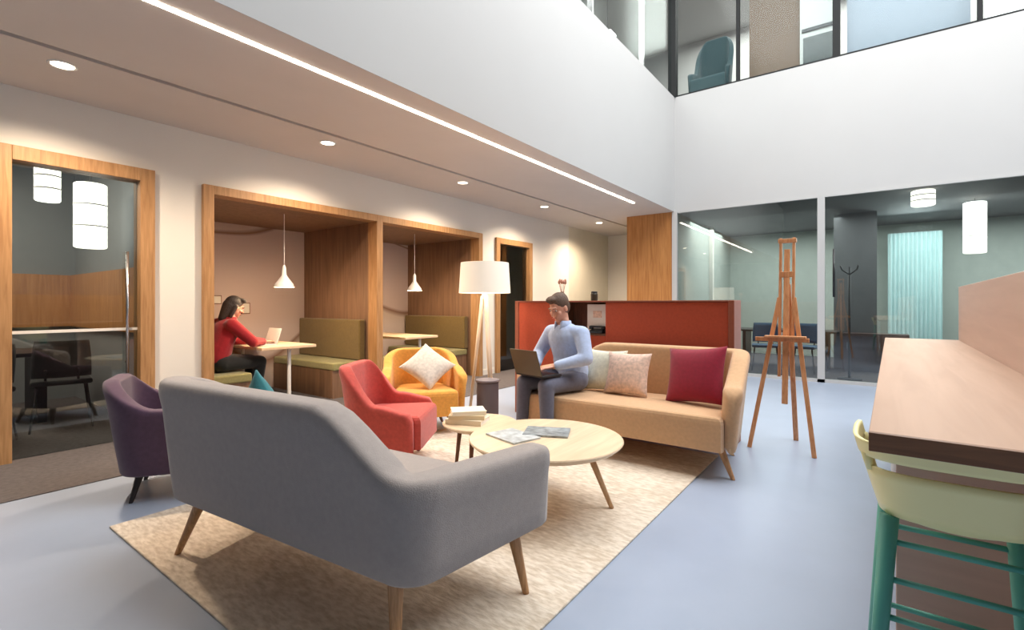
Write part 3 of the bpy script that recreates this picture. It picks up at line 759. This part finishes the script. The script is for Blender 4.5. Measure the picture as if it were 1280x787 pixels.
# framed notes on the booth wall
wall_items = [(2.62, 1.12, .10, .2, 'small brown framed sketch low on the booth wall behind the person in red'), (2.95, 1.3, .16, .12, 'small framed print on the booth wall nearest the cone pendant'),
              (3.35, 1.18, .12, .16, 'framed card low on the booth wall, toward the olive bench')]
for x, z, w, h, l in wall_items:
    t = thing('picture', l, 'picture', (x, 7.185, z), 0, 'small frames on the booth wall')
    b = bm_new(); box(b, -w/2, w/2, -.01, .014, -h/2, h/2); mesh_obj('picture_frame', b, M['brown_leg'], t, bevel=.003)
    b = bm_new(); box(b, -w/2+.012, w/2-.012, -.013, -.01, -h/2+.012, h/2-.012); mesh_obj('picture_sheet', b, M['paper'], t)

# ================================================================== MEETING ROOMS
def office_chair(label, loc, rz, seat_mat, group=None, name='meeting_chair'):
    t = thing(name, label, 'chair', loc, rz, group)
    b = bm_new(); box(b, -.23, .23, -.22, .22, .44, .49); mesh_obj('seat', b, seat_mat, t, bevel=.02, bseg=3)
    b = bm_new(); n = 12
    for k in range(n):
        pass
    V = []
    for j in range(7):
        row = []
        for i in range(n+1):
            u = 2*i/n-1; z = .52+.36*j/6
            row.append((u*.22*(1-.1*(j/6)**3), -.22-.06*j/6+.05*u*u, z))
        V.append(row)
    O = [[b.verts.new(p) for p in r] for r in V]; I = [[b.verts.new((p[0], p[1]-.025, p[2])) for p in r] for r in V]
    for j in range(6):
        for i in range(n):
            b.faces.new((O[j][i], O[j][i+1], O[j+1][i+1], O[j+1][i])); b.faces.new((I[j][i], I[j+1][i], I[j+1][i+1], I[j][i+1]))
    for i in range(n):
        b.faces.new((O[6][i], O[6][i+1], I[6][i+1], I[6][i])); b.faces.new((O[0][i], I[0][i], I[0][i+1], O[0][i+1]))
    for j in range(6):
        b.faces.new((O[j][0], O[j+1][0], I[j+1][0], I[j][0])); b.faces.new((O[j][n], I[j][n], I[j+1][n], O[j+1][n]))
    mesh_obj('backrest', b, seat_mat, t, smooth=True)
    for s in (-1, 1):
        b = bm_new(); tube(b, (s*.12, -.16, .46), (s*.12, -.26, .60), .011, .011, 8); mesh_obj('back_support', b, M['black'], t, smooth=True)
    for sx in (-1, 1):
        for sy in (-1, 1):
            b = bm_new(); tube(b, (sx*.18, sy*.17, .45), (sx*.23, sy*.22, 0), .013, .01, 10); mesh_obj('leg', b, M['black'], t, smooth=True)
    return t
dark_seat = fabric('dark_seat', rgb(40, 42, 42))
c0 = office_chair('dark meeting chair nearest the glass of the oak door', (.62, 6.42, .006), R(20), dark_seat, 'dark chairs behind the oak glass door')
dup(c0, (1.28, 6.62, .006), R(-10), 'dark meeting chair by the door handle side, behind the oak glass door')
dup(c0, (.45, 8.05, .006), R(180), 'dark meeting chair on the far side of the dark table behind the oak door')
t = thing('meeting_table', 'dark meeting table in the room behind the oak glass door', 'table', (.4, 7.3, .006))
b = bm_new(); box(b, -1.4, 1.1, -.42, .42, .70, .74); mesh_obj('tabletop', b, M['black'], t, bevel=.006)
for x in (-1.1, .8):
    b = bm_new(); box(b, x-.04, x+.04, -.3, .3, .0, .70); mesh_obj('leg', b, M['black'], t, bevel=.004)
def tall_pendant(label, loc, r, h, cord_top, group):
    t = thing('tall_pendant', label, 'lamp', loc, 0, group)
    b = bm_new(); lathe(b, [(r*.9, 0), (r, .01), (r, h-.01), (r*.9, h)], n=32); mesh_obj('lamp_shade', b, M['glow'], t, smooth=False)
    for k in (1, 2):
        b = bm_new(); lathe(b, [(r+.001, h*k/3-.006), (r+.004, h*k/3-.006), (r+.004, h*k/3+.006), (r+.001, h*k/3+.006)], n=32, cap0=False, cap1=False); mesh_obj('band', b, M['white_metal'], t)
    if cord_top > h+.005:
        b = bm_new(); tube(b, (0, 0, h), (0, 0, cord_top), .005, .005, 8); mesh_obj('cord', b, M['black'], t)
    return t
tall_pendant('tall white lantern pendant in front of the dark wall behind the oak glass door', (1.48, 6.5, 1.82), .135, .66, CZ-1.82, 'lantern pendants')
tall_pendant('shorter white lantern pendant high up behind the oak glass door', (1.10, 6.2, 2.2), .093, .35, CZ-2.2, 'lantern pendants')
# back room
tall_pendant('tall white lantern pendant behind the right glass wall, above the bar panel', (10.93, -1.33, 2.07), .145, .83, CZ-2.07, 'lantern pendants')
tall_pendant('square short white lantern close under the ceiling behind the right glass', (9.62, -.60, 2.72), .145, .23, CZ-2.72, 'lantern pendants')
c0 = office_chair('blue meeting chair behind the glass at the end of the red divider', (10.15, 1.62, 0), R(100), M['blue_seat'], 'blue chairs behind the glass')
dup(c0, (10.25, 1.02, 0), R(80), 'blue meeting chair behind the glass, seen between the easel legs')
t = thing('meeting_table', 'dark meeting table behind the back glass near the easel', 'table', (11.0, 1.4, 0))
b = bm_new(); box(b, -.4, .4, -.9, .9, .70, .735); mesh_obj('tabletop', b, M['black'], t, bevel=.006)
for y in (-.7, .7):
    b = bm_new(); box(b, -.28, .28, y-.03, y+.03, 0, .70); mesh_obj('leg', b, M['black'], t, bevel=.004)
t = thing('coat_stand', 'black coat stand on a round foot behind the right glass pane', 'coat stand', (9.75, .32, 0))
b = bm_new(); lathe(b, [(.17, 0), (.17, .02), (.03, .035)], n=28); mesh_obj('base', b, M['black'], t)
b = bm_new(); tube(b, (0, 0, .03), (0, 0, 1.85), .02, .016, 14); mesh_obj('pole', b, M['black'], t, smooth=True)
for a in range(4):
    an = R(45)+PI/2*a; c, s_ = math.cos(an), math.sin(an)
    b = bm_new(); tube(b, (0, 0, 1.72), (.14*c, .14*s_, 1.80), .009, .008, 8); tube(b, (.14*c, .14*s_, 1.80), (.17*c, .17*s_, 1.87), .008, .01, 8); mesh_obj('hook', b, M['black'], t, smooth=True)
t = thing('sideboard', 'low dark brown sideboard behind the right glass pane', 'cabinet', (11.28, -.02, 0), R(90))
b = bm_new(); box(b, -.48, .48, 0, .36, .06, .70); box(b, -.46, .46, .03, .34, 0, .06); mesh_obj('body', b, wood('dark_brown_wood', rgb(64, 42, 38), rgb(84, 56, 48), axis='X'), t, bevel=.004)
for k in (-.5, .5):
    b = bm_new(); box(b, k*.48-.23, k*.48+.23, .36, .376, .09, .67); d = mesh_obj('door', b, wood('dark_brown_door', rgb(70, 46, 40), rgb(90, 60, 52)), t, bevel=.003)
    b = bm_new(); tube(b, (k*.48+.17, .39, .42), (k*.48+.17, .39, .54), .006); mesh_obj('handle', b, M['chrome'], d)
b = bm_new(); n = 60
for i in range(n):
    y0 = -1.1+.86*i/n; y1 = -1.1+.86*(i+1)/n; x0 = 12.9+.03*math.sin(i*1.3); x1 = 12.9+.03*math.sin((i+1)*1.3)
    q = [b.verts.new(p) for p in ((x0, y0, .5), (x1, y1, .5), (x1, y1, 2.7), (x0, y0, 2.7))]; b.faces.new(q)
    q = [b.verts.new((p[0]+.01, p[1], p[2])) for p in ((x0, y0, .5), (x1, y1, .5), (x1, y1, 2.7), (x0, y0, 2.7))]; b.faces.new(q)
bmesh.ops.remove_doubles(b, verts=b.verts[:], dist=.0005)
cw = mesh_obj('curtain', b, plain('curtain_cloth', rgb(206, 236, 236), .8, var=.04), smooth=True)
tag(cw, 'pale teal daylit curtain hanging far behind the right glass', 'curtain')

# upper rooms
t = thing('armchair', 'dark teal high backed chair behind the upper corner window', 'armchair', (9.95, 2.45, UZ-.1), R(90))
make_shell(mat=M['teal_dark'], leg_mat=M['dark_leg'], root=t, **dict(CH, zback=1.36, lean=.06))
t = thing('cabinet', 'pale cabinet with dark glass door behind the upper window, beside the brown panel', 'cabinet', (9.8, .76, UZ-.1))
b = bm_new(); box(b, 0, .4, -.27, .27, 0, 1.9); mesh_obj('body', b, M['white_plastic'], t, bevel=.004)
b = bm_new(); box(b, -.015, 0, -.22, .22, .1, .82); mesh_obj('door', b, plain('smoked_door', rgb(72, 78, 80), .25), t)
b = bm_new(); box(b, -.03, 0, -.24, .24, .92, .97); mesh_obj('shelf', b, M['room_dark'], t)
for x, y, l in ((6.9, 4.2, 'bright square ceiling lamp behind the upper left window'), (8.2, 3.9, 'smaller bright square lamp by the upper corner post')):
    t = thing('upper_lamp', l, 'lamp', (x, y, 6.6 if x < 7 else 6.05))
    b = bm_new(); box(b, -.12, .12, -.12, .12, 0, .1); mesh_obj('diffuser', b, M['ceil_lamp'], t, bevel=.006)
    b = bm_new(); tube(b, (0, 0, .1), (0, 0, TOP-t.location.z), .006, .006, 8); mesh_obj('cord', b, M['black'], t)
b = bm_new(); box(b, 9.35, 9.39, -2.05, -1.25, UZ+.1, TOP); struct('window_6', b, M['sky_pane'])

# ================================================================== PEOPLE
def capsule(bm, p0, p1, r0, r1, sx=1, sy=1, axis=(1, 0, 0), n=16):
    """tapered capsule; cross-section scaled sx along 'axis', sy across it"""
    p0, p1 = Vector(p0), Vector(p1); d = p1-p0; L = d.length
    d = d.normalized() if L > 1e-6 else Vector((0, 0, 1)); ax = Vector(axis)
    u = ax-d*ax.dot(d)
    if u.length < .1: u = Vector((0, 1, 0))-d*d.y
    u.normalize(); w = d.cross(u); rings = []
    st = [(-math.cos(PI/2*k/4), math.sin(PI/2*k/4), 0) for k in range(1, 5)]+[(math.sin(PI/2*k/4), math.cos(PI/2*k/4), 1) for k in range(0, 4)]
    for a, rr, e in st:
        c = p0+d*(a*r0) if e == 0 else p1+d*(a*r1); r = (r0 if e == 0 else r1)*rr
        rings.append([bm.verts.new(c+u*(math.cos(2*PI*i/n)*r*sx)+w*(math.sin(2*PI*i/n)*r*sy)) for i in range(n)])
    for a, b_ in zip(rings, rings[1:]):
        for i in range(n): bm.faces.new((a[i], a[(i+1)%n], b_[(i+1)%n], b_[i]))
    bm.faces.new(rings[0][::-1]); bm.faces.new(rings[-1])
def ell(bm, c, r, rot=None, n=20, m=12):
    c = Vector(c); rows = []
    rot = rot or Matrix.Identity(3)
    for j in range(1, m):
        a = PI*j/m
        rows.append([bm.verts.new(c+rot@Vector((r[0]*math.sin(a)*math.cos(2*PI*i/n), r[1]*math.sin(a)*math.sin(2*PI*i/n), r[2]*math.cos(a)))) for i in range(n)])
    t = bm.verts.new(c+rot@Vector((0, 0, r[2]))); q = bm.verts.new(c-rot@Vector((0, 0, r[2])))
    for a, b_ in zip(rows, rows[1:]):
        for i in range(n): bm.faces.new((a[i], b_[i], b_[(i+1)%n], a[(i+1)%n]))
    for i in range(n): bm.faces.new((t, rows[0][i], rows[0][(i+1)%n])); bm.faces.new((q, rows[-1][(i+1)%n], rows[-1][i]))
def fuse(name, bm, mat, parent, voxel=.008, smooth_it=6):
    """melt overlapping solids into one continuous skin"""
    me = bpy.data.meshes.new(name+'_raw'); bmesh.ops.recalc_face_normals(bm, faces=bm.faces[:]); bm.to_mesh(me); bm.free()
    o = bpy.data.objects.new(name, me); COL.objects.link(o)
    r = o.modifiers.new('r', 'REMESH'); r.mode = 'VOXEL'; r.voxel_size = voxel
    s = o.modifiers.new('s', 'SMOOTH'); s.factor = .5; s.iterations = smooth_it
    dg = bpy.context.evaluated_depsgraph_get(); dg.update()
    nm = bpy.data.meshes.new_from_object(o.evaluated_get(dg)); nm.name = name
    o.modifiers.clear(); o.data = nm; nm.materials.clear(); nm.materials.append(mat)
    for p in nm.polygons: p.use_smooth = True
    o.parent = parent
    return o
def person(label, loc, rz, J, shirt, trous, hair, headrot=(0, 0, 0), hands=None, long_hair=False):
    """seated figure facing +y. J: joints; one body mesh, clothing and hair as children"""
    t = thing('person', label, 'person', loc, rz)
    V = {k: Vector(v) for k, v in J.items()}
    body = bm_new()
    H = V['head']; Rm = (Matrix.Rotation(headrot[2], 3, 'Z') @ Matrix.Rotation(headrot[0], 3, 'X') @ Matrix.Rotation(headrot[1], 3, 'Y'))
    P = lambda x, y, z: H+Rm@Vector((x, y, z))
    ell(body, P(0, -.01, .02), (.074, .094, .098), Rm)              # skull
    ell(body, P(0, .022, -.045), (.058, .066, .072), Rm)            # face / jaw
    ell(body, P(0, .06, -.098), (.026, .024, .02), Rm)              # chin
    ell(body, P(0, .085, .022), (.05, .016, .012), Rm)              # brow
    capsule(body, P(0, .085, .012), P(0, .108, -.03), .009, .015, axis=Rm@Vector((1, 0, 0)))  # nose
    for s in (-1, 1):
        ell(body, P(s*.076, -.005, -.015), (.010, .020, .032), Rm)  # ears
        ell(body, P(s*.042, .062, -.03), (.02, .022, .02), Rm)      # cheeks
    ell(body, P(0, .086, -.066), (.024, .01, .008), Rm)             # mouth
    capsule(body, V['neck']-Vector((0, .01, .03)), P(0, -.02, -.05), .058, .052)
    capsule(body, V['pelvis'], V['waist'], .12, .115, 1.25, .85)
    capsule(body, V['waist'], V['chest'], .115, .13, 1.25, .8)
    capsule(body, V['chest'], V['neck'], .12, .06, 1.1, .8)
    for s in 'LR':
        sg = -1 if s == 'L' else 1
        capsule(body, V['chest']+Vector((0, 0, .05)), V['sh'+s], .07, .058)
        capsule(body, V['sh'+s], V['el'+s], .052, .04); capsule(body, V['el'+s], V['wr'+s], .041, .026)
        capsule(body, V['pelvis'], V['hip'+s], .1, .09); capsule(body, V['hip'+s], V['kn'+s], .085, .057)
        capsule(body, V['kn'+s], V['an'+s], .056, .036); capsule(body, V['an'+s], V['toe'+s], .04, .03, 1.1, .8)
        # hand: palm, four fingers in two bends, thumb from the side of the palm
        w = V['wr'+s]; hd = V['hd'+s].normalized(); nrm = Vector((0, 0, 1)); nrm = (nrm-hd*nrm.dot(hd)).normalized(); side = hd.cross(nrm)
        inner = side*(-sg)                                         # towards the other hand
        pc = w+hd*.05
        capsule(body, w+hd*.01, w+hd*.085, .026, .034, 1.15, .42, axis=side)
        for k, (off, ln) in enumerate(((-.027, .068), (-.009, .078), (.009, .074), (.026, .058))):
            b0 = w+hd*.092-inner*off*1.0; b1 = b0+hd*ln*.5-nrm*.008; b2 = b1+hd*ln*.38-nrm*.024
            capsule(body, b0-hd*.01, b1, .0095, .0085, n=10); capsule(body, b1, b2, .0085, .0075, n=10)
        t0 = w+hd*.03+inner*.026; t1 = t0+hd*.032+inner*.026-nrm*.006; t2 = t1+hd*.03+inner*.006-nrm*.008
        capsule(body, t0, t1, .0125, .0105, n=10); capsule(body, t1, t2, .0105, .009, n=10)
    fuse('body', body, M['skin'], t, .0058, 4)
    # shirt
    b = bm_new()
    capsule(b, V['pelvis']+Vector((0, 0, .04)), V['waist'], .142, .145, 1.25, .95)
    capsule(b, V['waist'], V['chest'], .145, .152, 1.25, .85); capsule(b, V['chest'], V['neck']-Vector((0, 0, .095)), .135, .086, 1.2, .85)
    for s in 'LR':
        capsule(b, V['neck']-Vector((0, 0, .085)), V['sh'+s], .062, .076); capsule(b, V['chest']+Vector((0, 0, .0)), V['sh'+s], .1, .074); capsule(b, V['sh'+s], V['el'+s], .075, .062)
        e, w = V['el'+s], V['wr'+s]; capsule(b, e, e.lerp(w, .86), .062, .043)
    sh = fuse('shirt', b, shirt, t, .010, 8)
    b = bm_new()      # collar: two folded wings round the neck
    n = 24; nb = V['neck']+Vector((0, -.004, -.024))
    prof = [(.064, -.035), (.078, -.04), (.083, -.02), (.074, .03), (.068, .032), (.064, .02)]
    rr = []
    for i in range(n+1):
        a = R(90+22)+R(316)*i/n
        rr.append([b.verts.new(nb+Vector((r*math.cos(a), r*1.0*math.sin(a), z-(.02 if i in (0, n) else 0)))) for r, z in prof])
    for a, c in zip(rr, rr[1:]):
        for j in range(len(prof)): b.faces.new((a[j], a[(j+1)%len(prof)], c[(j+1)%len(prof)], c[j]))
    b.faces.new(rr[0][::-1]); b.faces.new(rr[-1]); mesh_obj('collar', b, shirt, sh, smooth=True)
    b = bm_new()
    capsule(b, V['pelvis']-Vector((0, 0, .01)), V['pelvis']+Vector((0, .0, .06)), .134, .128, 1.25, .9)
    for s in 'LR':
        capsule(b, V['pelvis'], V['hip'+s], .112, .105); capsule(b, V['hip'+s], V['kn'+s], .1, .072)
        capsule(b, V['kn'+s], V['kn'+s].lerp(V['an'+s], .92), .071, .055)
    fuse('trousers', b, trous, t, .010, 8)
    for s in 'LR':
        b = bm_new(); a, q = V['an'+s], V['toe'+s]
        capsule(b, (a.x, a.y-.03, .045), (q.x, q.y-.02, .038), .045, .04, 1.0, .85)
        capsule(b, (a.x, a.y, .06), (a.x, a.y, .10), .045, .045); ell(b, (q.x, q.y, .035), (.043, .05, .03))
        fuse('shoe', b, M['shoe'], t, .007, 4)
    b = bm_new()
    ell(b, P(0, -.022, .04), (.083, .098, .093), Rm); ell(b, P(0, -.045, -.01), (.078, .07, .08), Rm)
    ell(b, P(.02, .045, .095), (.055, .05, .03), Rm)
    if long_hair:
        capsule(b, P(0, -.06, 0), P(0, -.075, -.16), .075, .05); 
        for s in (-1, 1): capsule(b, P(s*.07, -.02, .0), P(s*.068, -.03, -.12), .028, .022)
    fuse('hair', b, hair, t, .007, 3)
    for s in (-1, 1):
        b = bm_new(); ell(b, P(s*.032, .081, .001), (.0105, .007, .005), Rm, 12, 8); mesh_obj('eye', b, M['eye'], t, smooth=True)
        b = bm_new(); ell(b, P(s*.032, .0872, .001), (.005, .002, .0045), Rm, 10, 6); mesh_obj('iris', b, M['laptop_dark'], t, smooth=True)
        b = bm_new(); capsule(b, P(s*.018, .098, .026), P(s*.048, .088, .028), .0035, .003, n=8); mesh_obj('eyebrow', b, hair, t, smooth=True)
    b = bm_new(); capsule(b, P(-.018, .094, -.066), P(.018, .094, -.066), .004, .004, n=8); mesh_obj('lips', b, M['lip'], t, smooth=True)
    return t
man = dict(pelvis=(0, 0, .575), waist=(0, .015, .74), chest=(0, .075, .93), neck=(0, .115, 1.085), head=(0, .165, 1.215),
           shL=(-.19, .07, .975), shR=(.19, .07, .975), elL=(-.29, .12, .77), elR=(.295, .14, .77), wrL=(-.10, .335, .70), wrR=(.10, .345, .70),
           hdL=(.35, 1, -.12), hdR=(-.35, 1, -.12),
           hipL=(-.1, .03, .555), hipR=(.1, .03, .555), knL=(-.12, .44, .545), knR=(.15, .45, .545), anL=(-.12, .42, .10), anR=(.16, .47, .10), toeL=(-.12, .56, .04), toeR=(.17, .61, .04))
HIP = (3.99, 2.26)
person('man in a pale blue shirt sitting on the tan sofa, looking down at a laptop', (HIP[0], HIP[1], .0), R(76), man, M['shirt_blue'], M['trousers_grey'], M['hair_brown'], headrot=(R(-24), 0, R(4)))
t = thing('laptop', 'open dark laptop on the lap of the man in the blue shirt', 'laptop', (HIP[0], HIP[1], 0), R(76))
b = bm_new(); box(b, -.17, .17, .30, .53, .622, .640); mesh_obj('base', b, M['laptop_dark'], t, bevel=.004)
b = bm_new(); bar(b, (0, .53, .638), (0, .60, .855), .34, .010, (0, 1, 0)); sc_ = mesh_obj('screen', b, M['laptop'], t, bevel=.003)
b = bm_new(); box(b, -.15, .15, .33, .47, .640, .6425); mesh_obj('keyboard', b, M['black'], t)

red = dict(pelvis=(0, 0, .59), waist=(0, .03, .74), chest=(0, .10, .93), neck=(0, .15, 1.08), head=(0, .20, 1.20),
           shL=(-.175, .10, 1.0), shR=(.175, .10, 1.0), elL=(-.22, .28, .80), elR=(.23, .30, .80), wrL=(-.08, .50, .785), wrR=(.10, .50, .785),
           hdL=(.2, 1, -.05), hdR=(-.2, 1, -.05),
           hipL=(-.1, .03, .57), hipR=(.1, .03, .57), knL=(-.10, .43, .55), knR=(.12, .44, .55), anL=(-.10, .45, .10), anR=(.12, .38, .10), toeL=(-.10, .59, .04), toeR=(.12, .52, .04))
person('person in a red top leaning on the table in the first oak booth', (2.48, 6.02, .006), R(-90), red, M['shirt_red'], M['trousers_black'], M['hair_dark'], headrot=(R(-20), 0, 0), long_hair=True)

# ================================================================== WORLD, CAMERA, COLOUR
W = bpy.data.worlds.new('overcast'); S.world = W; W.use_nodes = True
bg = W.node_tree.nodes['Background']; bg.inputs[0].default_value = (.93, .97, 1, 1); bg.inputs[1].default_value = .4
cam = bpy.data.cameras.new('camera'); co = bpy.data.objects.new('camera', cam); COL.objects.link(co)
cam.sensor_width = 36; cam.lens = 36*612/1280; cam.clip_start = .05
cam.shift_y = -14.5/1280
co.location = (0, 0, 1.25); co.rotation_euler = (R(90), 0, R(36.45-90))
S.camera = co
S.view_settings.view_transform = 'Standard'; S.view_settings.look = 'None'
S.view_settings.gamma = 1; S.view_settings.exposure = 0; S.view_settings.use_curve_mapping = False
try:
    S.cycles.use_denoising = True; S.cycles.max_bounces = 8; S.cycles.transparent_max_bounces = 12
    S.cycles.sample_clamp_indirect = 6; S.cycles.caustics_reflective = False; S.cycles.caustics_refractive = False
except Exception: pass
